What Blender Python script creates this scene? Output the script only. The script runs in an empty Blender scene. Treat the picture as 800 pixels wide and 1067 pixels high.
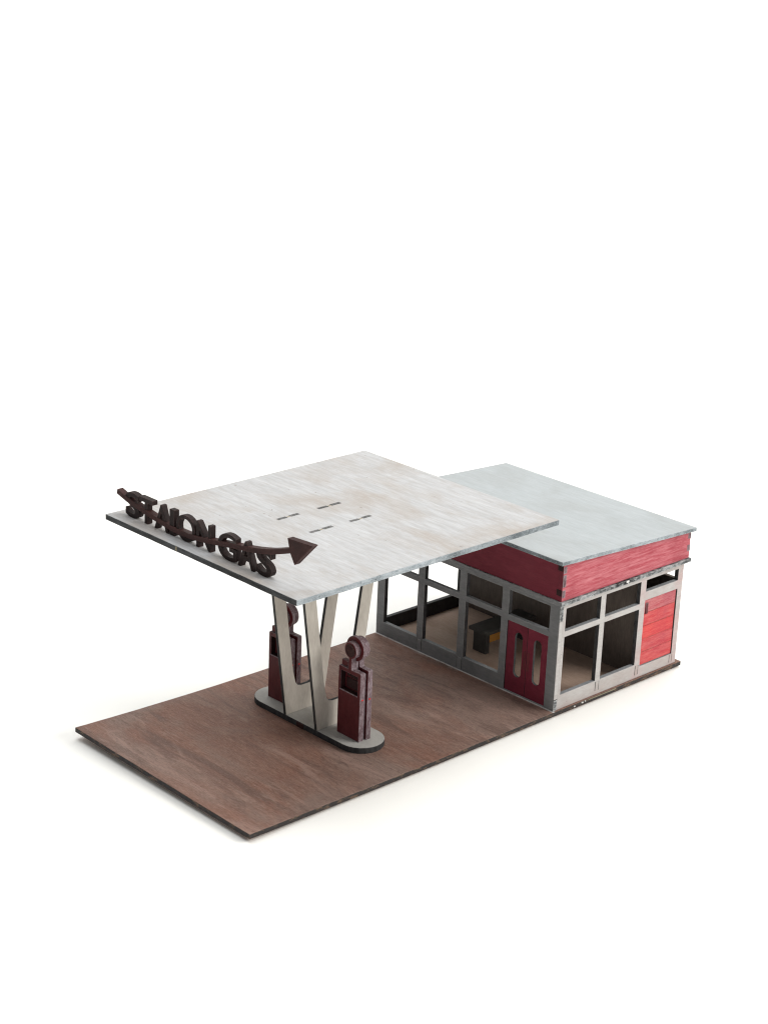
import bpy, bmesh, math, random
from mathutils import Vector, Matrix, noise as mnoise

random.seed(7)
scene = bpy.context.scene
COL = scene.collection

# ------------------------------------------------------------------ helpers
def tag(o, label=None, cat=None, group=None, kind=None):
    if label: o['label'] = label
    if cat: o['category'] = cat
    if group: o['group'] = group
    if kind: o['kind'] = kind
    return o

def empty(name, loc, label, cat, group=None):
    o = bpy.data.objects.new(name, None)
    COL.objects.link(o)
    o.location = loc
    o.empty_display_size = .4
    return tag(o, label, cat, group)

def link(name, me, mats, parent=None):
    o = bpy.data.objects.new(name, me)
    COL.objects.link(o)
    for m in (mats if isinstance(mats, (list, tuple)) else [mats]):
        me.materials.append(m)
    if parent: o.parent = parent
    return o

def bm_to_mesh(bm, name):
    bmesh.ops.recalc_face_normals(bm, faces=bm.faces[:])
    me = bpy.data.meshes.new(name)
    bm.to_mesh(me); bm.free()
    return me

def add_box(bm, lo, hi, mi=0, jit=0.0):
    vs = []
    for z in (lo[2], hi[2]):
        for (x, y) in ((lo[0], lo[1]), (hi[0], lo[1]), (hi[0], hi[1]), (lo[0], hi[1])):
            vs.append(bm.verts.new((x + random.uniform(-jit, jit), y + random.uniform(-jit, jit), z + random.uniform(-jit, jit))))
    fs = [(0, 3, 2, 1), (4, 5, 6, 7), (0, 1, 5, 4), (1, 2, 6, 5), (2, 3, 7, 6), (3, 0, 4, 7)]
    for f in fs:
        fc = bm.faces.new([vs[i] for i in f]); fc.material_index = mi

def boxes(name, lst, mats, parent=None, bevel=.012, off=(0, 0, 0)):
    bm = bmesh.new()
    for b in lst:
        lo, hi = b[0], b[1]
        add_box(bm, [lo[i] - off[i] for i in range(3)], [hi[i] - off[i] for i in range(3)], b[2] if len(b) > 2 else 0)
    me = bm_to_mesh(bm, name)
    o = link(name, me, mats, parent)
    if bevel:
        md = o.modifiers.new('bevel', 'BEVEL'); md.width = bevel; md.segments = 2; md.limit_method = 'ANGLE'
    return o

def plate_mesh(loops, t, frame, bev=.012, name='plate'):
    """loops: outer + holes, 2-D; extruded by t; frame maps (u, v, w) to local xyz, w in 0..t."""
    cu = bpy.data.curves.new(name, 'CURVE')
    cu.dimensions = '2D'; cu.fill_mode = 'BOTH'
    for lp in loops:
        sp = cu.splines.new('POLY')
        sp.points.add(len(lp) - 1)
        for p, (u, v) in zip(sp.points, lp): p.co = (u, v, 0, 1)
        sp.use_cyclic_u = True
    cu.extrude = t / 2 - bev
    cu.bevel_depth = bev; cu.bevel_resolution = 1; cu.offset = -bev
    return curve_mesh(cu, t, frame, name)

def curve_mesh(cu, t, frame, name):
    ob = bpy.data.objects.new('tmp', cu)
    COL.objects.link(ob)
    dg = bpy.context.evaluated_depsgraph_get(); dg.update()
    me = bpy.data.meshes.new_from_object(ob.evaluated_get(dg))
    bpy.data.objects.remove(ob); bpy.data.curves.remove(cu)
    me.name = name
    bm = bmesh.new(); bm.from_mesh(me)
    bmesh.ops.remove_doubles(bm, verts=bm.verts[:], dist=1e-5)
    for v in bm.verts:
        v.co = Vector(frame(v.co.x, v.co.y, v.co.z + t / 2))
    bmesh.ops.recalc_face_normals(bm, faces=bm.faces[:])
    bm.to_mesh(me); bm.free()
    me.polygons.foreach_set('use_smooth', [False] * len(me.polygons))
    return me

def rect(a, b, c, d):
    return [(a, b), (c, b), (c, d), (a, d)]

def stadium(cx, cy, hw, hh, n=12):
    """vertical stadium of half width hw and half height hh"""
    pts = []
    for k in range(n + 1):
        a = math.pi * k / n
        pts.append((cx + hw * math.cos(a), cy + (hh - hw) + hw * math.sin(a)))
    for k in range(n + 1):
        a = math.pi + math.pi * k / n
        pts.append((cx + hw * math.cos(a), cy - (hh - hw) + hw * math.sin(a)))
    return pts

def circle(cx, cy, r, n=40):
    return [(cx + r * math.cos(2 * math.pi * k / n), cy + r * math.sin(2 * math.pi * k / n)) for k in range(n)]

# ------------------------------------------------------------------ materials
class NT:
    def __init__(s, name):
        s.m = bpy.data.materials.new(name); s.m.use_nodes = True
        s.t = s.m.node_tree; s.t.nodes.clear()
        s.out = s.n('ShaderNodeOutputMaterial'); s.b = s.n('ShaderNodeBsdfPrincipled')
        s.t.links.new(s.b.outputs[0], s.out.inputs[0])
        tc = s.n('ShaderNodeTexCoord'); oi = s.n('ShaderNodeObjectInfo')
        va = s.n('ShaderNodeVectorMath'); va.operation = 'ADD'
        mu = s.n('ShaderNodeMath'); mu.operation = 'MULTIPLY'; mu.inputs[1].default_value = 37.0
        s.l(oi.outputs['Random'], mu.inputs[0])
        s.l(tc.outputs['Object'], va.inputs[0]); s.l(mu.outputs[0], va.inputs[1])
        s.co = va.outputs[0]; s.raw = tc.outputs['Object']
    def n(s, k): return s.t.nodes.new(k)
    def l(s, a, b): s.t.links.new(a, b)
    def mapping(s, scale, raw=False):
        mp = s.n('ShaderNodeMapping'); mp.inputs['Scale'].default_value = scale
        s.l(s.raw if raw else s.co, mp.inputs[0]); return mp.outputs[0]
    def noise(s, scale=1.0, stretch=(1, 1, 1), detail=4, rough=.55, dist=0.0):
        nz = s.n('ShaderNodeTexNoise'); nz.inputs['Scale'].default_value = scale
        nz.inputs['Detail'].default_value = detail; nz.inputs['Roughness'].default_value = rough
        nz.inputs['Distortion'].default_value = dist
        s.l(s.mapping(stretch), nz.inputs['Vector']); return nz.outputs['Fac']
    def ramp(s, fac, a, b):
        r = s.n('ShaderNodeMapRange'); r.inputs['From Min'].default_value = a; r.inputs['From Max'].default_value = b
        s.l(fac, r.inputs['Value']); return r.outputs[0]
    def mul(s, a, b, op='MULTIPLY'):
        m = s.n('ShaderNodeMath'); m.operation = op; m.use_clamp = True
        for i, v in enumerate((a, b)):
            if isinstance(v, (int, float)): m.inputs[i].default_value = v
            else: s.l(v, m.inputs[i])
        return m.outputs[0]
    def mix(s, fac, a, b):
        m = s.n('ShaderNodeMix'); m.data_type = 'RGBA'
        if isinstance(fac, (int, float)): m.inputs[0].default_value = fac
        else: s.l(fac, m.inputs[0])
        for i, v in ((6, a), (7, b)):
            if isinstance(v, tuple): m.inputs[i].default_value = (*v, 1)
            else: s.l(v, m.inputs[i])
        return m.outputs[2]
    def edge(s, radius=.05, lo=.02, hi=.22):
        bv = s.n('ShaderNodeBevel'); bv.samples = 4; bv.inputs['Radius'].default_value = radius
        g = s.n('ShaderNodeNewGeometry')
        d = s.n('ShaderNodeVectorMath'); d.operation = 'DOT_PRODUCT'
        s.l(bv.outputs[0], d.inputs[0]); s.l(g.outputs['Normal'], d.inputs[1])
        inv = s.mul(1.0, d.outputs['Value'], 'SUBTRACT')
        return s.ramp(inv, lo, hi)
    def normal_axis(s):
        """object-space |normal| components"""
        tc = s.n('ShaderNodeTexCoord')
        ab = s.n('ShaderNodeVectorMath'); ab.operation = 'ABSOLUTE'; s.l(tc.outputs['Normal'], ab.inputs[0])
        sp = s.n('ShaderNodeSeparateXYZ'); s.l(ab.outputs[0], sp.inputs[0]); return sp.outputs
    def bump(s, h, strength=.3, dist=.02):
        b = s.n('ShaderNodeBump'); b.inputs['Strength'].default_value = strength; b.inputs['Distance'].default_value = dist
        s.l(h, b.inputs['Height']); s.l(b.outputs[0], s.b.inputs['Normal'])
    def finish(s, color, rough=.7, spec=.3):
        s.l(color, s.b.inputs['Base Color']) if not isinstance(color, tuple) else setattr(s.b.inputs['Base Color'], 'default_value', (*color, 1))
        if isinstance(rough, (int, float)): s.b.inputs['Roughness'].default_value = rough
        else: s.l(rough, s.b.inputs['Roughness'])
        s.b.inputs['Specular IOR Level'].default_value = spec
        return s.m

TONE = {'fascia_red': 1.0, 'plank_red': .95, 'floor_tan': 1.25, 'partition_dark_brown': 2.3, 'wall_dark': 1.3, 'raw_orange_wood': 1.3, 'wall_grey': .78,
        'maroon_paint': .62, 'fascia_red_shaded': .60, 'pump_maroon': .72, 'trim_rubbed': 1.0, 'wall_pale': .69, 'canopy_white': .66, 'roof_blue_grey': .84,
        'sign_dark_brown': .55, 'arrow_red_brown': .62, 'column_grey': 1.12, 'island_grey': .86, 'desk_dark': 1.0}
def paint(name, base, light, dark, streak=(4, .6, 4), wear=None, wear_amt=.8, rim=None, rim_axis=None,
          rough=.7, spec=.25, grain=.35, big=.5, chip=.0, chip_col=(.3, .22, .13)):
    """brush-painted wood: grain streaks, blotches, rubbed edges, optional differently coloured cut rim."""
    k_ = TONE.get(name, .80)
    base, light, dark = [tuple(c * k_ for c in q) for q in (base, light, dark)]
    s = NT(name)
    st = s.noise(2.2, streak, 5, .62)
    fine = s.noise(9.0, streak, 4, .6)
    blot = s.noise(.45, (1, .7, 1), 4, .55, .6)
    c = s.mix(s.mul(s.ramp(st, .38, .68), big), base, light)
    c = s.mix(s.mul(s.ramp(blot, .46, .68), big), c, dark)
    c = s.mix(s.mul(s.ramp(fine, .50, .74), grain), c, light)
    c = s.mix(s.mul(s.ramp(fine, .50, .28), grain), c, dark)
    if rim is not None:
        ax = s.normal_axis()[rim_axis]
        rm = s.ramp(ax, .75, .55)
        rc = s.mix(s.ramp(s.noise(2.6, (1, 1, 3), 5, .7), .46, .60), rim[0], rim[1])
        c = s.mix(rm, c, rc)
    if wear is not None:
        e = s.edge()
        k = s.mul(s.mul(e, s.ramp(s.noise(3.2, (1, 1, 1), 5, .7), .38, .58)), wear_amt)
        c = s.mix(k, c, wear)
    if name == 'wall_pale':
        sx = s.n('ShaderNodeSeparateXYZ'); s.l(s.raw, sx.inputs[0])
        for x_ in (4.50, 6.58):
            d_ = s.n('ShaderNodeMath'); d_.operation = 'SUBTRACT'; s.l(sx.outputs[0], d_.inputs[0]); d_.inputs[1].default_value = x_
            a_ = s.n('ShaderNodeMath'); a_.operation = 'ABSOLUTE'; s.l(d_.outputs[0], a_.inputs[0])
            kk = s.mul(s.ramp(a_.outputs[0], .42, .05), s.ramp(s.noise(1.6, (1, 1, 1), 4, .6), .36, .66))
            c = s.mix(s.mul(kk, .5), c, (.48, .27, .27))
        low = s.mul(s.ramp(sx.outputs[2], .75, .1), s.ramp(s.noise(1.3, (.7, 1, 2), 5, .65), .35, .65))
        c = s.mix(s.mul(low, .6), c, (.38, .31, .285))
    if chip > 0:
        ch = s.ramp(s.noise(6.5, (1, .5, 1), 3, .5), .74 - chip * .06, .78 - chip * .06)
        c = s.mix(ch, c, chip_col)
    s.bump(s.mul(s.mul(st, .5), s.mul(fine, .5), 'ADD'), .35, .02)
    r = s.ramp(blot, .3, .7)
    rr = s.n('ShaderNodeMapRange'); s.l(r, rr.inputs[0]); rr.inputs[3].default_value = rough - .08; rr.inputs[4].default_value = rough + .1
    return s.finish(c, rr.outputs[0], spec)

M = {}
# tabletop sheet
s = NT('white_sheet')
M['sheet'] = s.finish((.968, .953, .91), .9, .05)

# base board: brown stained wood, brushed along y, burnt dark rim, pale stain along the foot of the shop front
s = NT('brown_board')
st = s.noise(1.7, (3.4, .36, 3), 6, .68, .2)
fi = s.noise(7.0, (3.4, .34, 3), 5, .68)
bl = s.noise(.30, (1, .6, 1), 5, .6, .8)
sp = s.noise(26.0, (1, .8, 1), 2, .5)
c = s.mix(s.ramp(st, .30, .74), (.165, .079, .055), (.250, .130, .092))
c = s.mix(s.mul(s.ramp(bl, .42, .62), .75), c, (.215, .155, .130))
c = s.mix(s.mul(s.ramp(fi, .54, .78), .55), c, (.38, .245, .195))
c = s.mix(s.mul(s.ramp(fi, .46, .26), .6), c, (.100, .052, .038))
b2 = s.noise(.55, (1.5, .30, 1), 6, .66, 1.2)
c = s.mix(s.mul(s.ramp(b2, .52, .62), .7), c, (.110, .066, .052))
b3 = s.noise(.8, (1.6, .35, 1), 6, .7, .8)
c = s.mix(s.mul(s.ramp(b3, .54, .66), .55), c, (.34, .225, .185))
gr = s.noise(15.0, (2.2, .5, 2), 4, .7)
c = s.mix(s.mul(s.ramp(gr, .54, .72), .55), c, (.36, .235, .185))
c = s.mix(s.mul(s.ramp(gr, .46, .30), .65), c, (.075, .040, .030))
c = s.mix(s.mul(s.ramp(sp, .66, .74), .35), c, (.30, .22, .19))
xyz = s.n('ShaderNodeSeparateXYZ'); s.l(s.raw, xyz.inputs[0])
# dried glue and white paint rubbed off along x = 13.58 (front wall foot)
dx = s.mul(xyz.outputs[0], 13.60, 'SUBTRACT'); s_ab = s.n('ShaderNodeMath'); s_ab.operation = 'ABSOLUTE'
sub = s.n('ShaderNodeMath'); sub.operation = 'SUBTRACT'; s.l(xyz.outputs[0], sub.inputs[0]); sub.inputs[1].default_value = 13.60
s.l(sub.outputs[0], s_ab.inputs[0])
near = s.ramp(s_ab.outputs[0], .24, .02)
line = s.ramp(s_ab.outputs[0], .075, .035)
gl = s.mul(near, s.ramp(s.noise(1.5, (1, 1, 1), 5, .75), .50, .72))
lq = s.mul(line, s.ramp(s.noise(1.1, (1, 1, 1), 4, .7), .30, .52))
c = s.mix(s.mul(gl, .8), c, (.45, .42, .40))
c = s.mix(s.mul(lq, .85), c, (.66, .65, .63))
ax = s.normal_axis()[2]
rc = s.mix(s.ramp(s.noise(2.2, (1.2, 1.2, 4), 5, .7), .52, .64), (.028, .024, .023), (.13, .085, .055))
c = s.mix(s.ramp(ax, .75, .55), c, rc)
e = s.mul(s.edge(.05), s.ramp(s.noise(4, (1, 1, 1), 4, .7), .42, .62))
c = s.mix(s.mul(e, .75), c, (.30, .20, .16))
s.bump(s.mul(s.mul(st, .4), s.mul(fi, .6), 'ADD'), .8, .035)
M['board'] = s.finish(c, .68, .3)

GREYRIM = ((.045, .047, .05), (.30, .33, .35))
M['canopy'] = paint('canopy_white', (.61, .605, .605), (.78, .78, .785), (.57, .505, .45), (3.0, .30, 3.0), (.16, .18, .20), .8,
                    None, None, .62, .3, .58, .95, chip=.5, chip_col=(.30, .27, .25))
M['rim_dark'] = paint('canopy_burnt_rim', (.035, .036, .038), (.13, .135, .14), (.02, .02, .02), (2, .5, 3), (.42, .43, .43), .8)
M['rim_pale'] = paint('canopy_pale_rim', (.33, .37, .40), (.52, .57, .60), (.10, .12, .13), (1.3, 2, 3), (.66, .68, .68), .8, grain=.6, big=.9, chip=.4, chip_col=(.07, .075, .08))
M['roof'] = paint('roof_blue_grey', (.42, .45, .46), (.53, .56, .57), (.36, .36, .345), (3.0, .30, 3.0), (.62, .65, .66), .7,
                  None, None, .6, .3, .40, .42)
M['column'] = paint('column_grey', (.46, .425, .375), (.58, .54, .485), (.34, .31, .27), (3, 3, .6), (.20, .19, .18), .7)
M['column_edge'] = paint('column_burnt_edge', (.03, .03, .031), (.10, .10, .10), (.02, .02, .02), (3, 3, .6), (.35, .34, .32), .6)
M['island'] = paint('island_grey', (.44, .43, .405), (.54, .53, .50), (.34, .33, .31), (3, .6, 3), (.14, .13, .12), .6)
M['wallgrey'] = paint('wall_grey', (.235, .238, .242), (.31, .31, .31), (.16, .162, .165), (2, .5, 2), (.50, .50, .49), .75)
M['wallpale'] = paint('wall_pale', (.60, .575, .555), (.74, .72, .70), (.47, .40, .375), (.6, 2, 3), (.24, .22, .21), .7, chip=.25, chip_col=(.10, .09, .085))
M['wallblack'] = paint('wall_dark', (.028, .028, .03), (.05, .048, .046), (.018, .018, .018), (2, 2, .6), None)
M['partition'] = paint('partition_dark_brown', (.055, .045, .038), (.085, .07, .06), (.035, .03, .026), (3, 3, .6), None)
M['maroon'] = paint('maroon_paint', (.27, .028, .055), (.36, .05, .085), (.17, .02, .036), (2, .6, 3), (.10, .06, .06), .5)
M['push'] = paint('push_plate_maroon', (.17, .03, .04), (.22, .05, .05), (.11, .02, .03), (2, 2, 2), None)
M['red'] = paint('fascia_red', (.375, .062, .082), (.57, .215, .235), (.27, .035, .050), (.38, .38, 5.0), (.10, .05, .05), .8, grain=.55, big=.7)  # fascia paint in its lit tone, for the long side boards
M['fascia_front'] = paint('fascia_red_shaded', (.25, .026, .048), (.33, .05, .075), (.16, .018, .03), (.5, .5, 4), (.08, .03, .035), .8)  # shaded copy of the fascia red, the shade put into the colour
M['plank'] = paint('plank_red', (.50, .045, .050), (.60, .15, .14), (.38, .055, .080), (.5, 1, 4), (.30, .12, .08), .7, grain=.6, big=.75)
TONE.update(plank_faded=.85, plank_bright=1.0, plank_worn=.9)
M['plank_faded'] = paint('plank_faded', (.48, .085, .10), (.62, .26, .25), (.36, .07, .10), (.45, 1, 5), (.30, .12, .08), .7, grain=.7, big=.9)
M['plank_bright'] = paint('plank_bright', (.55, .042, .045), (.62, .12, .10), (.40, .050, .065), (.45, 1, 5), (.30, .12, .08), .7, grain=.6, big=.8)
M['plank_worn'] = paint('plank_worn', (.52, .075, .075), (.62, .21, .19), (.38, .15, .11), (.45, 1, 5), (.30, .14, .08), .8, grain=.7, big=1.0)
M['pump'] = paint('pump_maroon', (.120, .016, .020), (.180, .034, .037), (.055, .011, .012), (3, 3, .9), (.40, .36, .38), .75, rough=.5, spec=.22, grain=.45)
M['pump_dark'] = paint('pump_recess', (.030, .010, .010), (.05, .018, .017), (.015, .008, .008), (3, 3, 1), None)
M['pump_edge'] = paint('pump_side', (.14, .075, .085), (.40, .335, .36), (.06, .022, .026), (4, 4, 1.2), (.45, .40, .42), .8, grain=.7, big=.8)
M['sign'] = paint('sign_dark_brown', (.030, .018, .017), (.062, .028, .025), (.015, .012, .012), (3, 1, 3), (.16, .09, .08), .5, rough=.6, spec=.18)
M['arrow'] = paint('arrow_red_brown', (.060, .022, .020), (.12, .040, .035), (.030, .016, .015), (3, 1, 3), (.16, .09, .08), .5, rough=.6, spec=.18)
M['floor'] = paint('floor_tan', (.31, .225, .175), (.40, .295, .235), (.21, .135, .10), (2.6, .5, 2.6), None)
M['desk'] = paint('desk_dark', (.060, .056, .050), (.10, .094, .085), (.035, .033, .03), (1, 3, 3), (.20, .18, .16), .6)
M['rawwood'] = paint('raw_orange_wood', (.52, .24, .045), (.62, .32, .08), (.36, .15, .03), (.6, 3, 3), None)
M['burnt'] = paint('burnt_shaded_reveal', (.045, .044, .045), (.13, .13, .13), (.02, .02, .02), (2, 2, 2), None)  # laser-charred cut faces; the shade on the reveals is in this colour too
M['sill'] = paint('sill_top', (.30, .31, .32), (.46, .47, .48), (.15, .15, .155), (1.5, 1.5, 1.5), None)
M['mottle'] = paint('trim_rubbed', (.08, .085, .09), (.42, .43, .43), (.012, .012, .013), (.8, .8, 1.6), (.78, .79, .78), 1.0, grain=.8, big=1.0)
M['slot'] = paint('slot_char', (.12, .12, .115), (.24, .23, .225), (.03, .03, .03), (2, 1, 3), None, grain=1.0, big=1.0)
M['slotwood'] = paint('slot_raw', (.34, .29, .20), (.46, .40, .29), (.15, .13, .09), (3, 1, 3), None)
s = NT('speck_red'); M['speck'] = s.finish((.55, .03, .03), .5)
s = NT('speck_white'); M['speckw'] = s.finish((.62, .61, .59), .7)

# ------------------------------------------------------------------ dimensions (centimetres)
W, L = 9.0, 20.62
XB, XW, YB, YW = 13.61, 20.34, .07, 9.0
GROUND = -.23

# ------------------------------------------------------------------ tabletop: one white sheet, swept up far behind
def tabletop():
    bm = bmesh.new()
    az = Vector((.6975, .7166, 0))           # away from the camera
    side = Vector((az.y, -az.x, 0))
    org = Vector((10, 4.5, 0))
    prof = [(-150, 0)]
    prof += [(d, 0) for d in (-60, -30, -10, 10, 30, 60)]
    R_, d0 = 70.0, 70.0
    for k in range(1, 17):
        a = math.pi / 2 * k / 16
        prof.append((d0 + R_ * math.sin(a), R_ * (1 - math.cos(a))))
    prof.append((d0 + R_, 190))
    rows = []
    for d, h in prof:
        rows.append([bm.verts.new(org + az * d + side * w + Vector((0, 0, GROUND + h))) for w in (-220, -60, 0, 60, 220)])
    for r0, r1 in zip(rows, rows[1:]):
        for k in range(4):
            f = bm.faces.new((r0[k], r0[k + 1], r1[k + 1], r1[k])); f.smooth = True
    me = bm_to_mesh(bm, 'tabletop')
    o = link('tabletop', me, M['sheet'])
    tag(o, 'plain white studio sheet under and behind the model', 'tabletop', None, 'structure')
tabletop()

# ------------------------------------------------------------------ base board (slightly warped up at its free end)
def warp(x, y):
    f = max(0.0, 1 - x / 8.0) ** 2
    return f * (.060 + .125 * (y / W) ** 1.3)

def base_board():
    bm = bmesh.new()
    nx, ny, t = 42, 18, .17
    top, bot = [], []
    for i in range(nx + 1):
        rt, rb = [], []
        for j in range(ny + 1):
            x, y = L * i / nx, W * j / ny
            ex = .010 * mnoise.noise((y * 2.1, i * 3.3, 1)) if i in (0, nx) else 0
            ey = .010 * mnoise.noise((x * 2.1, j * 1.7, 5)) if j in (0, ny) else 0
            rt.append(bm.verts.new((x + ex, y + ey, warp(x, y))))
            rb.append(bm.verts.new((x + ex, y + ey, warp(x, y) - t)))
        top.append(rt); bot.append(rb)
    for i in range(nx):
        for j in range(ny):
            bm.faces.new((top[i][j], top[i + 1][j], top[i + 1][j + 1], top[i][j + 1]))
            bm.faces.new((bot[i][j], bot[i][j + 1], bot[i + 1][j + 1], bot[i + 1][j]))
    for i in range(nx):
        bm.faces.new((bot[i][0], bot[i + 1][0], top[i + 1][0], top[i][0]))
        bm.faces.new((bot[i + 1][ny], bot[i][ny], top[i][ny], top[i + 1][ny]))
    for j in range(ny):
        bm.faces.new((bot[0][j + 1], bot[0][j], top[0][j], top[0][j + 1]))
        bm.faces.new((bot[nx][j], bot[nx][j + 1], top[nx][j + 1], top[nx][j]))
    me = bm_to_mesh(bm, 'base_board')
    o = link('base_board', me, M['board'])
    md = o.modifiers.new('bevel', 'BEVEL'); md.width = .02; md.segments = 2; md.limit_method = 'ANGLE'
    for fx, fw, fz in ((14.62, .09, -.10), (15.02, .12, -.07), (15.20, .06, -.06)):
        boxes('paint_fleck', [((fx, -.03, fz), (fx + fw * .8, .01, fz + .045))], M['speckw'], o, .012)
    boxes('bare_wood_edge', [((15.4, -.014, -.06), (16.9, .01, -.025))], M['slotwood'], o, .008)
    tag(o, 'thin rectangular brown stained wooden board carrying the whole model forecourt', 'base board')
base_board()

# ------------------------------------------------------------------ pump island
def pump_island():
    o0 = (6.78, 4.58, .004)
    me = plate_mesh([stadium(0, 0, .80, 2.90)], .215, lambda u, v, w: (u, v, w), .02, 'pump_island')
    o = link('pump_island', me, [M['island'], M['column_edge']])
    for p in me.polygons:
        if abs(p.normal.z) < .5: p.material_index = 1
    o.location = o0
    bm_tab = boxes('floor_tab', [((-.83, -.16, .02), (-.795, .16, .19))], M['arrow'], o, .008)
    bm_tab['label'] = 'small brown joint tab showing in the dark island edge'
    tag(o, 'long grey round ended island slab on the brown board below the canopy', 'pump island')
pump_island()

# ------------------------------------------------------------------ canopy with two V shaped column plates
HC = 7.32
def canopy():
    base = Vector((6.78, 4.58, .22))
    r = empty('canopy', base, 'large flat white canopy on two grey V shaped column plates', 'canopy')
    xc0, yc0, xc1, yc1, t = 1.39, -.28, 12.80, 9.12, .19
    off = Vector((base.x, base.y, base.z))
    # roof slab: rows of vertices so the rim wavers a little as hand-cut wood does
    bm = bmesh.new()
    n = 24
    top, bot = [], []
    for i in range(n + 1):
        rt, rb = [], []
        for j in range(n + 1):
            x, y = xc0 + (xc1 - xc0) * i / n, yc0 + (yc1 - yc0) * j / n
            ex = .012 * mnoise.noise((y * 1.7, i, 2)) if i in (0, n) else 0
            ey = .012 * mnoise.noise((x * 1.7, j, 7)) if j in (0, n) else 0
            rt.append(bm.verts.new(Vector((x + ex, y + ey, HC)) - off))
            rb.append(bm.verts.new(Vector((x + ex, y + ey, HC - t)) - off))
        top.append(rt); bot.append(rb)
    def q(a, b, c, d, mi):
        f = bm.faces.new((a, b, c, d)); f.material_index = mi
    for i in range(n):
        for j in range(n):
            q(top[i][j], top[i + 1][j], top[i + 1][j + 1], top[i][j + 1], 0)
            q(bot[i][j], bot[i][j + 1], bot[i + 1][j + 1], bot[i + 1][j], 0)
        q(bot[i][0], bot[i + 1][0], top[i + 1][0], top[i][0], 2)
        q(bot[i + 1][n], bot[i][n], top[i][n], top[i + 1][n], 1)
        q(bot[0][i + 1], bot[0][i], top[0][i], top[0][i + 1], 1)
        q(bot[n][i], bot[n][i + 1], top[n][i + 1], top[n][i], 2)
    roof = link('canopy_roof', bm_to_mesh(bm, 'canopy_roof'), [M['canopy'], M['rim_dark'], M['rim_pale']], r)
    md = roof.modifiers.new('bevel', 'BEVEL'); md.width = .018; md.segments = 2; md.limit_method = 'ANGLE'
    chip = boxes('rim_chip', [((xc0 - .012, 5.36, HC - .15), (xc0 + .02, 5.44, HC - .02))], M['slotwood'], roof, .004, off)
    chip['label'] = 'small bare wood chip in the dark canopy rim'
    # joint tabs of the columns coming up through the slab
    for (x0, x1, y) in ((5.45, 6.38, 5.36), (7.20, 8.20, 5.36), (5.47, 6.45, 3.80), (7.20, 8.14, 3.80)):
        m = (x0 + x1) / 2
        tb = boxes('joint_tab', [((x0, y - .08, HC - .1), (m - .08, y + .06, HC + .006)),
                                 ((m + .08, y - .07, HC - .1), (x1, y + .08, HC + .006)),
                                 ((m - .077, y - .04, HC - .1), (m + .077, y + .02, HC + .005), 1)],
                   [M['slot'], M['slotwood']], roof, .006, off)
        tb['label'] = 'dark joint tab flush in the white canopy top'
    # V plates: profile in x-z
    cx = 6.80
    def prof():
        z0, zt = .22, HC - t - .004
        right = [(.83, z0), (1.52, 5.0), (1.83, zt), (.43, zt), (.62, zt - .22), (1.24, zt - .30), (1.03, 5.0), (.56, 1.78), (.44, 1.32), (.34, 1.20), (.18, 1.15)]
        pts = [(cx + x - off.x, z - off.z) for x, z in right]
        pts += [(cx - x - off.x, z - off.z) for x, z in reversed(right)]
        return pts
    for y in (3.725, 5.29):
        me = plate_mesh([prof()], .13, lambda u, v, w, y=y: (u, y + w - off.y, v), .012, 'column_plate')
        o = link('column_plate', me, [M['column'], M['column_edge']], r)
        for p in me.polygons:
            if abs(p.normal.y) < .5: p.material_index = 1
canopy()

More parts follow.
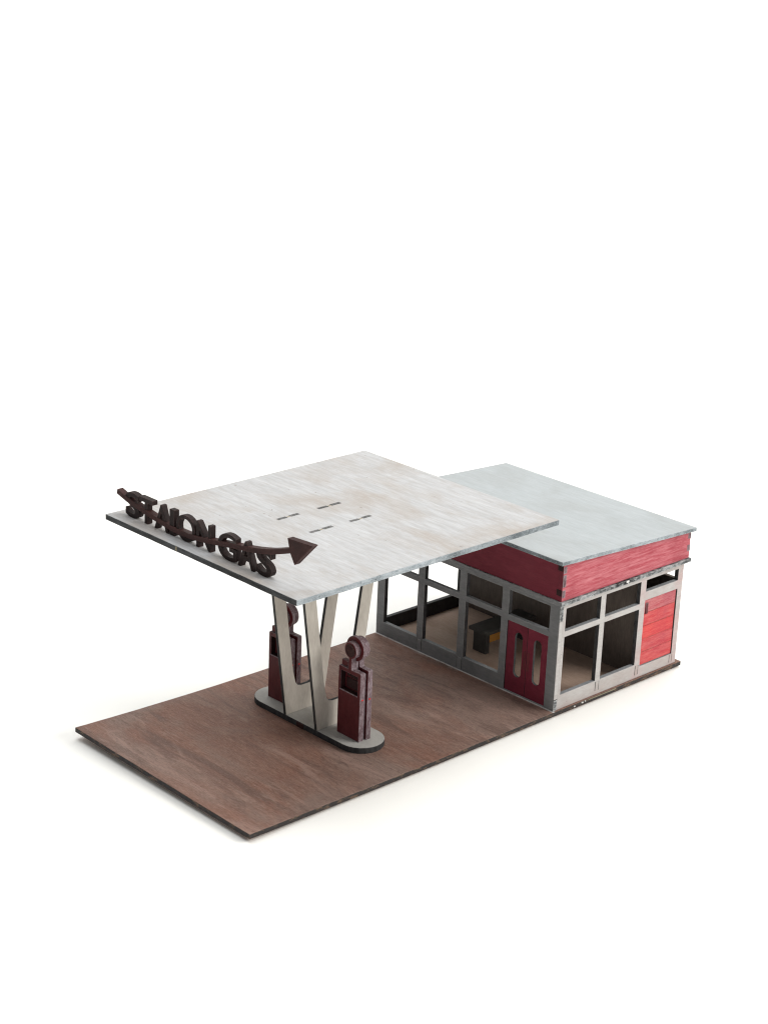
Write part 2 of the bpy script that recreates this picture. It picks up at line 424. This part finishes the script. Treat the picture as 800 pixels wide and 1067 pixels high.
# ------------------------------------------------------------------ fuel pumps: three wooden layers each
def fuel_pump():
    r = empty('fuel_pump', (0, 0, 0), 'dark maroon petrol pump at the near rounded end of the grey island', 'fuel pump', 'fuel pumps on the island')
    hw = .54
    def body(z1, neck, rise, cr, cz, w=hw, lowneck=None):
        pts = [(-w, 0), (w, 0), (w, z1 - .035), (w - .035, z1)]
        pts += [(neck + .03, z1 + rise), (neck, z1 + rise + .03)]
        a0 = math.asin(min(.99, neck / cr))
        for k in range(33):
            a = -math.pi / 2 + a0 + (2 * math.pi - 2 * a0) * k / 32
            pts.append((cr * math.cos(a), cz + cr * math.sin(a)))
        pts += [(-neck, z1 + rise + .03), (-neck - .03, z1 + rise), (-w + .035, z1), (-w, z1 - .035)]
        return pts
    X = lambda x0: (lambda u, v, w: (x0 + w, u, v))
    def mk(name, loops, x0, t, mats, par, bev=.014):
        me = plate_mesh(loops, t, X(x0), bev, name)
        o = link(name, me, mats, par)
        if len(mats) > 1:
            for p in me.polygons:
                if abs(p.normal.x) < .5: p.material_index = 1
        return o
    win = rect(-.40, 1.62, .42, 2.28)
    fr = mk('front_panel', [body(2.43, .075, .0, .29, 3.10), win], -.26, .20, [M['pump'], M['pump_edge']], r)
    mid = mk('middle_layer', [body(2.36, .07, .0, .43, 3.11, .46)], -.058, .12, [M['pump'], M['pump_edge']], r, .012)
    bk = mk('back_panel', [body(2.47, .11, .0, .37, 3.11)], .064, .20, [M['pump'], M['pump_edge']], r)
    fr.data.materials.append(M['pump_dark'])
    for p in fr.data.polygons:
        c_ = p.center
        if abs(p.normal.x) < .5 and -.41 < c_.y < .43 and 1.61 < c_.z < 2.29: p.material_index = 2
    gl = mk('globe_face', [circle(0, 3.10, .225)], -.29, .03, [M['arrow']], fr, .01)
    rec = boxes('dial_plate', [((-.085, -.30, 1.68), (-.062, .33, 2.02)), ((-.085, -.18, 2.06), (-.062, .12, 2.18)), ((-.085, .14, 2.08), (-.062, .30, 2.16))], [M['pump_dark']], fr, .006)
    lip = boxes('sill', [((-.285, -.42, 1.585), (-.255, .44, 1.62))], M['pump_edge'], fr, .006)
    cap = boxes('shoulder_block', [((-.20, .16, 2.44), (-.02, .47, 2.64))], [M['pump']], r, .02)
    s1 = boxes('red_fleck', [((-.20, -.552, 1.47), (-.11, -.53, 1.51))], M['speck'], fr, .004)
    s2 = boxes('red_fleck', [((.13, -.552, 1.43), (.20, -.53, 1.48))], M['speck'], bk, .004)
    return r
def copy_tree(o, parent=None):
    c = o.copy(); COL.objects.link(c)
    if parent: c.parent = parent
    for ch in list(o.children): copy_tree(ch, c)
    return c
p1 = fuel_pump()
p2 = copy_tree(p1)
p1.location = (6.72, 2.76, .222); p1.rotation_euler.z = math.radians(-1.0)
p2.location = (6.74, 6.30, .222); p2.rotation_euler.z = math.radians(.8)
p2['label'] = 'dark maroon petrol pump half hidden behind the grey V column plate'

# ------------------------------------------------------------------ sign: letters and arrow standing on the canopy
def sign():
    base = Vector((1.95, 5.0, HC))
    r = empty('canopy_sign', base, 'dark brown cut out lettering with a long curved arrow standing on the canopy edge', 'sign')
    T = .20
    fr = lambda u, v, w: (w - .10, -u, v)                 # u runs along -y, v up
    zb, zt = .004, .86
    spec = [('S', 8.66, 7.92), ('T', 7.92, 7.20), ('A', 7.13, 6.40), ('I', 6.34, 6.10), ('O', 6.02, 5.06), ('N', 5.00, 4.28),
            ('G', 3.94, 3.04), ('A', 2.99, 2.20), ('S', 2.12, 1.40)]
    for ch, ya, yb in spec:
        cu = bpy.data.curves.new('letter', 'FONT'); cu.body = ch; cu.size = 1.0
        cu.extrude = .1; cu.bevel_depth = 0; cu.offset = .006 if ch in 'OG' else .018; cu.fill_mode = 'BOTH'; cu.resolution_u = 6
        me = curve_mesh(cu, .2, lambda u, v, w: (u, v, w), 'letter')
        xs = [v.co.x for v in me.vertices]; ys = [v.co.y for v in me.vertices]; zs = [v.co.z for v in me.vertices]
        x0, x1, y0, y1 = min(xs), max(xs), min(ys), max(ys); z0, z1 = min(zs), max(zs)
        wide = ya - yb
        for v in me.vertices:
            u = (v.co.x - x0) / (x1 - x0) * wide; vv = zb + (v.co.y - y0) / (y1 - y0) * (zt - zb); w = (v.co.z - z0) / (z1 - z0) * T
            v.co = Vector((w - .10, (ya - base.y) - u, vv))
        bm = bmesh.new(); bm.from_mesh(me); bmesh.ops.recalc_face_normals(bm, faces=bm.faces[:]); bm.to_mesh(me); bm.free()
        o = link('letter', me, M['sign'], r)
        md = o.modifiers.new('bevel', 'BEVEL'); md.width = .012; md.segments = 1; md.limit_method = 'ANGLE'; md.angle_limit = .9
    # arrow
    key = [(9.08, 8.02), (8.5, 7.87), (7.7, 7.74), (6.9, 7.63), (6.0, 7.555), (5.1, 7.585), (4.2, 7.71), (3.2, 7.87), (2.2, 8.03), (1.4, 8.22), (.58, 8.50)]
    def at(y):
        for (a, za), (b, zb_) in zip(key, key[1:]):
            if a >= y >= b:
                i = key.index((a, za))
                p0 = key[max(i - 1, 0)]; p3 = key[min(i + 2, len(key) - 1)]
                t = (a - y) / (a - b)
                m1 = (zb_ - p0[1]) / (p0[0] - b) * (a - b) if i > 0 else zb_ - za
                m2 = (p3[1] - za) / (a - p3[0]) * (a - b) if i + 2 < len(key) else zb_ - za
                return (2 * t**3 - 3 * t**2 + 1) * za + (t**3 - 2 * t**2 + t) * m1 + (-2 * t**3 + 3 * t**2) * zb_ + (t**3 - t**2) * m2
        return key[-1][1]
    N = 60; h = .082
    up, dn = [], []
    for k in range(N + 1):
        y = 9.08 - (9.08 - .58) * k / N
        e = .02; sl = (at(max(y - e, .58)) - at(min(y + e, 9.08))) / (min(y + e, 9.08) - max(y - e, .58))
        nx, nz = -sl / math.hypot(1, sl), 1 / math.hypot(1, sl)
        u, z = base.y - y, at(y) - base.z
        up.append((u + nx * h, z + nz * h)); dn.append((u - nx * h, z - nz * h))
    U = lambda y: base.y - y
    Z = lambda z: z - base.z
    head = [(U(.69), Z(8.86)), (U(-.42), Z(8.93)), (U(.36), Z(8.12))]
    loop = dn + [head[2], head[1], head[0]] + up[::-1]
    loop = loop[::1]
    me = plate_mesh([loop], .23, lambda u, v, w: (w - .128, -u, v), .012, 'arrow')
    link('arrow', me, [M['arrow']], r)
sign()

# ------------------------------------------------------------------ station building
def building():
    base = Vector((XB, YB, .003))
    r = empty('station_building', base, 'small flat roofed station with grey window grids, maroon door and red planked bay', 'building')
    off = base
    T = .17
    H = 3.95
    zb = .003
    # front wall (normal -x): u = y, v = z
    ft = lambda x0: (lambda u, v, w: (x0 + w - off.x, u - off.y, v - off.z))
    holes = []
    bays = [(8.60, 6.86), (6.54, 4.80), (4.46, 2.74)]
    for a, b in bays:
        holes.append(rect(b, .53, a, 2.70)); holes.append(rect(b, 2.91, a, 3.80))
    holes.append(rect(.52, .035, 2.42, 2.67)); holes.append(rect(.52, 2.88, 2.40, 3.80))
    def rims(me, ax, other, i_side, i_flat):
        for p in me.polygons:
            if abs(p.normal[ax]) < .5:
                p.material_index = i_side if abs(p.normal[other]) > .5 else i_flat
    me = plate_mesh([rect(YB + .012, zb, YW, H)] + holes, T, ft(XB), .012, 'front_wall')
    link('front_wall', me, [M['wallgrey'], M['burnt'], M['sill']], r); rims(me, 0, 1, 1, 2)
    # joint seams between the sill panels, butted a hair proud
    # side wall (normal -y): u = x, v = z
    sd = lambda y0: (lambda u, v, w: (u - off.x, y0 + w - off.y, v - off.z))
    def side_holes(garage):
        hs = []
        for a, b in ((13.93, 15.76), (16.03, 17.93)):
            hs.append(rect(a, .55, b, 2.71)); hs.append(rect(a, 2.92, b, 3.76))
        hs.append(rect(18.24, 3.32, 20.05, 3.76))
        if garage: hs.append(rect(18.24, .42, 20.07, 2.98))
        return hs
    me = plate_mesh([rect(XB + T + .002, zb, XW, H)] + side_holes(True), T, sd(YB), .012, 'side_wall')
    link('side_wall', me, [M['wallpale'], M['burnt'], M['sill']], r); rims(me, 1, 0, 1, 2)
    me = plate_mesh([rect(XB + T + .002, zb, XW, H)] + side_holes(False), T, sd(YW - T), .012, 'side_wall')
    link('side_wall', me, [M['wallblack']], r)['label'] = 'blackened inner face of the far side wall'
    # back wall with a strip window high up
    me = plate_mesh([rect(YB + T + .002, zb, YW - T - .002, H), rect(.32, 3.30, 2.9, 3.77), rect(3.2, 3.30, 5.9, 3.77), rect(6.2, 3.30, 8.6, 3.77)], T, ft(XW - T), .012, 'back_wall')
    link('back_wall', me, M['partition'], r)
    # partition
    boxes('partition_wall', [((18.17, YB + T + .002, zb), (18.30, YW - T - .002, H - .004))], M['partition'], r, .006, off)
    fl = boxes('floor_panel', [((XB + T + .004, YB + T + .004, .002), (18.166, YW - T - .004, .02))], M['floor'], r, 0, off)
    # front corner joint: end of the front wall showing on the side face
    fin = []
    boxes('corner_post', [((XB - .006, YB - .008, zb + .43), (XB + T, YB + .010, 3.34)),], M['wallpale'], r, .004, off)
    for za, zz in ((3.36, 3.94), (.013, .40)):
        boxes('corner_joint', [((XB - .008, YB - .014, za), (XB + .16, YB + .010, zz))], M['mottle'], r, .006, off)
    # sill seams under the mullions: narrow raised end-grain tabs
    for xa, xb_, za, zz in ((15.79, 16.0, .15, .50), (17.98, 18.17, .13, .50), (19.95, 20.12, .09, .40)):
        boxes('sill_tab', [((xa + .025, YB - .006, za), (xb_ - .025, YB + .02, zz)), ((xa, YB - .003, za), (xa + .022, YB + .02, zz), 1),
                           ((xb_ - .022, YB - .003, za), (xb_, YB + .02, zz), 1)], [M['wallpale'], M['burnt']], r, .003, off)
    for yy in (6.70, 4.63):
        boxes('sill_tab', [((XB - .006, yy - .10, .06), (XB + .02, yy + .10, .48)), ((XB - .003, yy - .125, .06), (XB + .02, yy - .103, .48), 1),
                           ((XB - .003, yy + .103, .06), (XB + .02, yy + .125, .48), 1)], [M['wallgrey'], M['burnt']], r, .003, off)
    # door: two leaves with long rounded slots
    for (a, b, c) in ((1.475, 2.415, 1.87), (.525, 1.465, .99)):
        me = plate_mesh([rect(a, .038, b, 2.665), stadium(c, 1.50, .175, .84)], .10, ft(XB + .03), .010, 'door_leaf')
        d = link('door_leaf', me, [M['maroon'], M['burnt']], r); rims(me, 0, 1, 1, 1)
        hy = 1.56 if c > 1.4 else 1.38
        boxes('push_plate', [((XB + .022, hy - .05, 1.05), (XB + .034, hy + .05, 1.75))], M['push'], d, .004, off)
    # red planked bay
    n = 5
    z0, z1 = .43, 2.97
    bm = bmesh.new()
    for k in range(n):
        a = z0 + (z1 - z0) * k / n; b = z0 + (z1 - z0) * (k + 1) / n
        dy = random.uniform(-.006, .006)
        add_box(bm, (18.25 - off.x, YB + .045 + dy - off.y, a + .005 - off.z), (20.06 - off.x, YB + .12 - off.y, b - .005 - off.z), (0, 0, 2, 0, 4)[k], .004)
    add_box(bm, (18.245 - off.x, YB + .085 - off.y, z0 - off.z), (20.065 - off.x, YB + .14 - off.y, z1 - off.z), 1)
    o = link('plank_panel', bm_to_mesh(bm, 'plank_panel'), [M['plank'], M['pump_dark'], M['plank_bright'], M['plank_worn'], M['plank_faded']], r)
    md = o.modifiers.new('bevel', 'BEVEL'); md.width = .012; md.segments = 2; md.limit_method = 'ANGLE'
    boxes('panel_latch', [((18.33, YB + .012, 2.42), (18.47, YB + .06, 2.84))], M['pump'], o, .01, off)
    # trim plate on the wall heads
    X0, X1, Y0, Y1 = XB - .10, XW + .24, YB - .13, YW + .12
    bm = bmesh.new()
    nn = 30
    lo, hi = H + .002, H + .15
    add_box(bm, (X0 - off.x, Y0 - off.y, lo - off.z), (X1 - off.x, Y1 - off.y, hi - off.z))
    bm.normal_update()
    for f in bm.faces:
        if f.normal.x < -.5: f.material_index = 1
    trim = link('trim_board', bm_to_mesh(bm, 'trim_board'), [M['mottle'], M['wallgrey']], r)
    for p in trim.data.polygons:
        p.material_index = 1 if p.normal.x < -.5 else 0
    md = trim.modifiers.new('bevel', 'BEVEL'); md.width = .025; md.segments = 2; md.limit_method = 'ANGLE'
    boxes('paint_fleck', [((16.9, Y0 - .012, lo + .06), (17.05, Y0 + .01, hi - .01)), ((16.98, Y0 - .010, lo + .02), (17.02, Y0 + .01, lo + .058))], M['speckw'], trim, .01, off)
    # fascia: four boards sloping down to the back
    rz = lambda x: 5.66 - (5.66 - 5.295) * (x - 13.29) / (20.61 - 13.29)
    tr = .15
    fx0, fx1, fy0, fy1 = XB - .04, XW + .17, YB - .045, YW + .06
    zf = hi + .002
    def quadboard(name, pts_lo, pts_hi, m, th_dir):
        pass
    ftop = lambda x: rz(x) - tr - .002
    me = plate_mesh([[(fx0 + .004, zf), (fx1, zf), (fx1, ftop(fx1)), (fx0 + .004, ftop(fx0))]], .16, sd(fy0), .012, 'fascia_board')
    link('fascia_board', me, M['red'], r)['label'] = 'long red fascia board in the lit tone of its paint, tapering to the back'
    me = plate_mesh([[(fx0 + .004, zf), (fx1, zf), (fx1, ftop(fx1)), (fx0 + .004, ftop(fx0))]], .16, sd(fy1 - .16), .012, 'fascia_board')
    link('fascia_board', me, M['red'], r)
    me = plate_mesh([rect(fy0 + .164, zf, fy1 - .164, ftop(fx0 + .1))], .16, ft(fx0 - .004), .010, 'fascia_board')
    fb = link('fascia_board', me, M['fascia_front'], r); fb['label'] = 'front fascia board facing the canopy, its red darkened for shade'
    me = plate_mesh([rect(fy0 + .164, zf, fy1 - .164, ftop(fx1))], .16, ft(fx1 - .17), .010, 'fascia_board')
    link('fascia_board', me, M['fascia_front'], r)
    # front end-grain cover so the front reads as one board, with finger joints at the near corner
    boxes('fascia_end', [((fx0 - .004, fy0 + .002, zf), (fx0 + .003, fy0 + .166, ftop(fx0) - .01))], M['fascia_front'], r, 0, off)
    for lo_, hi_, mm in (((fx0 + .012, fy0 - .010, 4.62), (fx0 + .17, fy0 + .01, 5.06), 'pump_edge'), ((fx0 + .012, fy0 - .010, 5.12), (fx0 + .17, fy0 + .01, 5.36), 'pump_edge'),
                         ((fx0 + .012, fy0 - .010, 4.24), (fx0 + .17, fy0 + .01, 4.50), 'pump_edge'),
                         ((fx0 - .012, fy0 + .012, 5.20), (fx0 + .01, fy0 + .24, 5.42), 'pump_dark'), ((fx0 - .012, fy0 + .012, 4.30), (fx0 + .01, fy0 + .24, 4.52), 'pump_dark'),
                         ((fx1 - .15, fy0 - .010, 4.38), (fx1 + .008, fy0 + .01, 4.62), 'pump_edge'), ((fx1 - .15, fy0 - .010, 4.86), (fx1 + .008, fy0 + .01, 5.06), 'pump_edge')):
        boxes('finger_joint', [(lo_, hi_)], M[mm], r, .006, off)
    # roof slab, tilted with the fascia
    bm = bmesh.new()
    n = 20
    xr0, yr0, xr1, yr1 = 13.29, -.14, 20.61, 9.25
    top, bot = [], []
    for i in range(n + 1):
        a_, b_ = [], []
        for j in range(n + 1):
            x, y = xr0 + (xr1 - xr0) * i / n, yr0 + (yr1 - yr0) * j / n
            ex = .012 * mnoise.noise((y * 1.9, i, 12)) if i in (0, n) else 0
            ey = .012 * mnoise.noise((x * 1.9, j, 17)) if j in (0, n) else 0
            a_.append(bm.verts.new(Vector((x + ex, y + ey, rz(x))) - off)); b_.append(bm.verts.new(Vector((x + ex, y + ey, rz(x) - tr)) - off))
        top.append(a_); bot.append(b_)
    def q(a, b, c, d, mi):
        f = bm.faces.new((a, b, c, d)); f.material_index = mi
    for i in range(n):
        for j in range(n):
            q(top[i][j], top[i + 1][j], top[i + 1][j + 1], top[i][j + 1], 0)
            q(bot[i][j], bot[i][j + 1], bot[i + 1][j + 1], bot[i + 1][j], 0)
        q(bot[i][0], bot[i + 1][0], top[i + 1][0], top[i][0], 1)
        q(bot[i + 1][n], bot[i][n], top[i][n], top[i + 1][n], 1)
        q(bot[0][i + 1], bot[0][i], top[0][i], top[0][i + 1], 1)
        q(bot[n][i], bot[n][i + 1], top[n][i + 1], top[n][i], 1)
    roof = link('roof', bm_to_mesh(bm, 'roof'), [M['roof'], M['rim_pale'], M['rim_dark']], r)
    md = roof.modifiers.new('bevel', 'BEVEL'); md.width = .02; md.segments = 2; md.limit_method = 'ANGLE'
building()

# ------------------------------------------------------------------ desk inside
def desk():
    base = Vector((16.4, 5.08, .003))
    r = empty('desk', base, 'dark topped desk with a bare orange wood panel inside the station', 'desk')
    off = base
    boxes('desk_top', [((15.05, 4.66, .89), (17.75, 5.60, 1.02))], M['desk'], r, .02, off)
    for x in (15.30, 17.40):
        boxes('side_panel', [((x, 4.92, .004), (x + .20, 5.56, .888))], M['desk'], r, .012, off)
    boxes('drawer_panel', [((15.502, 4.98, .40), (17.398, 5.14, .886))], M['rawwood'], r, .008, off)
desk()

# ------------------------------------------------------------------ camera
R = [(.72539601, -.68726235, .03835491), (-.20184121, -.26565126, -.94270331), (.65807352, .67609162, -.33142022)]
C = Vector((-32.30787958, -38.35584907, 27.97974979))
cd = bpy.data.cameras.new('camera'); co = bpy.data.objects.new('camera', cd); COL.objects.link(co)
m = Matrix.Identity(4)
for i in range(3):
    m[i][0] = R[0][i]; m[i][1] = -R[1][i]; m[i][2] = -R[2][i]; m[i][3] = C[i]
co.matrix_world = m
cd.sensor_fit = 'HORIZONTAL'; cd.sensor_width = 36; cd.lens = 1976.357 / 800 * 36
cd.clip_start = .5; cd.clip_end = 2000
scene.camera = co

# ------------------------------------------------------------------ light: studio softboxes
w = bpy.data.worlds.new('World'); scene.world = w; w.use_nodes = True
bg = w.node_tree.nodes['Background']; bg.inputs[0].default_value = (.93, .97, 1.0, 1); bg.inputs[1].default_value = .30

def area(name, loc, target, size, power, col=(1, 1, 1)):
    ld = bpy.data.lights.new(name, 'AREA'); ld.shape = 'SQUARE'; ld.size = size; ld.energy = power; ld.color = col
    o = bpy.data.objects.new(name, ld); COL.objects.link(o)
    o.location = loc
    o.rotation_euler = (Vector(target) - Vector(loc)).to_track_quat('-Z', 'Y').to_euler()
    return o
area('key_softbox', (112, -128, 112), (12, 4, 2), 110, 370000, (1, .975, .94))
area('top_softbox', (30, 40, 190), (14, 12, 0), 170, 315000, (.97, .985, 1))

scene.view_settings.view_transform = 'Standard'
scene.view_settings.look = 'None'
scene.cycles.filter_width = 1.15
scene.view_settings.exposure = 0
scene.view_settings.gamma = 1
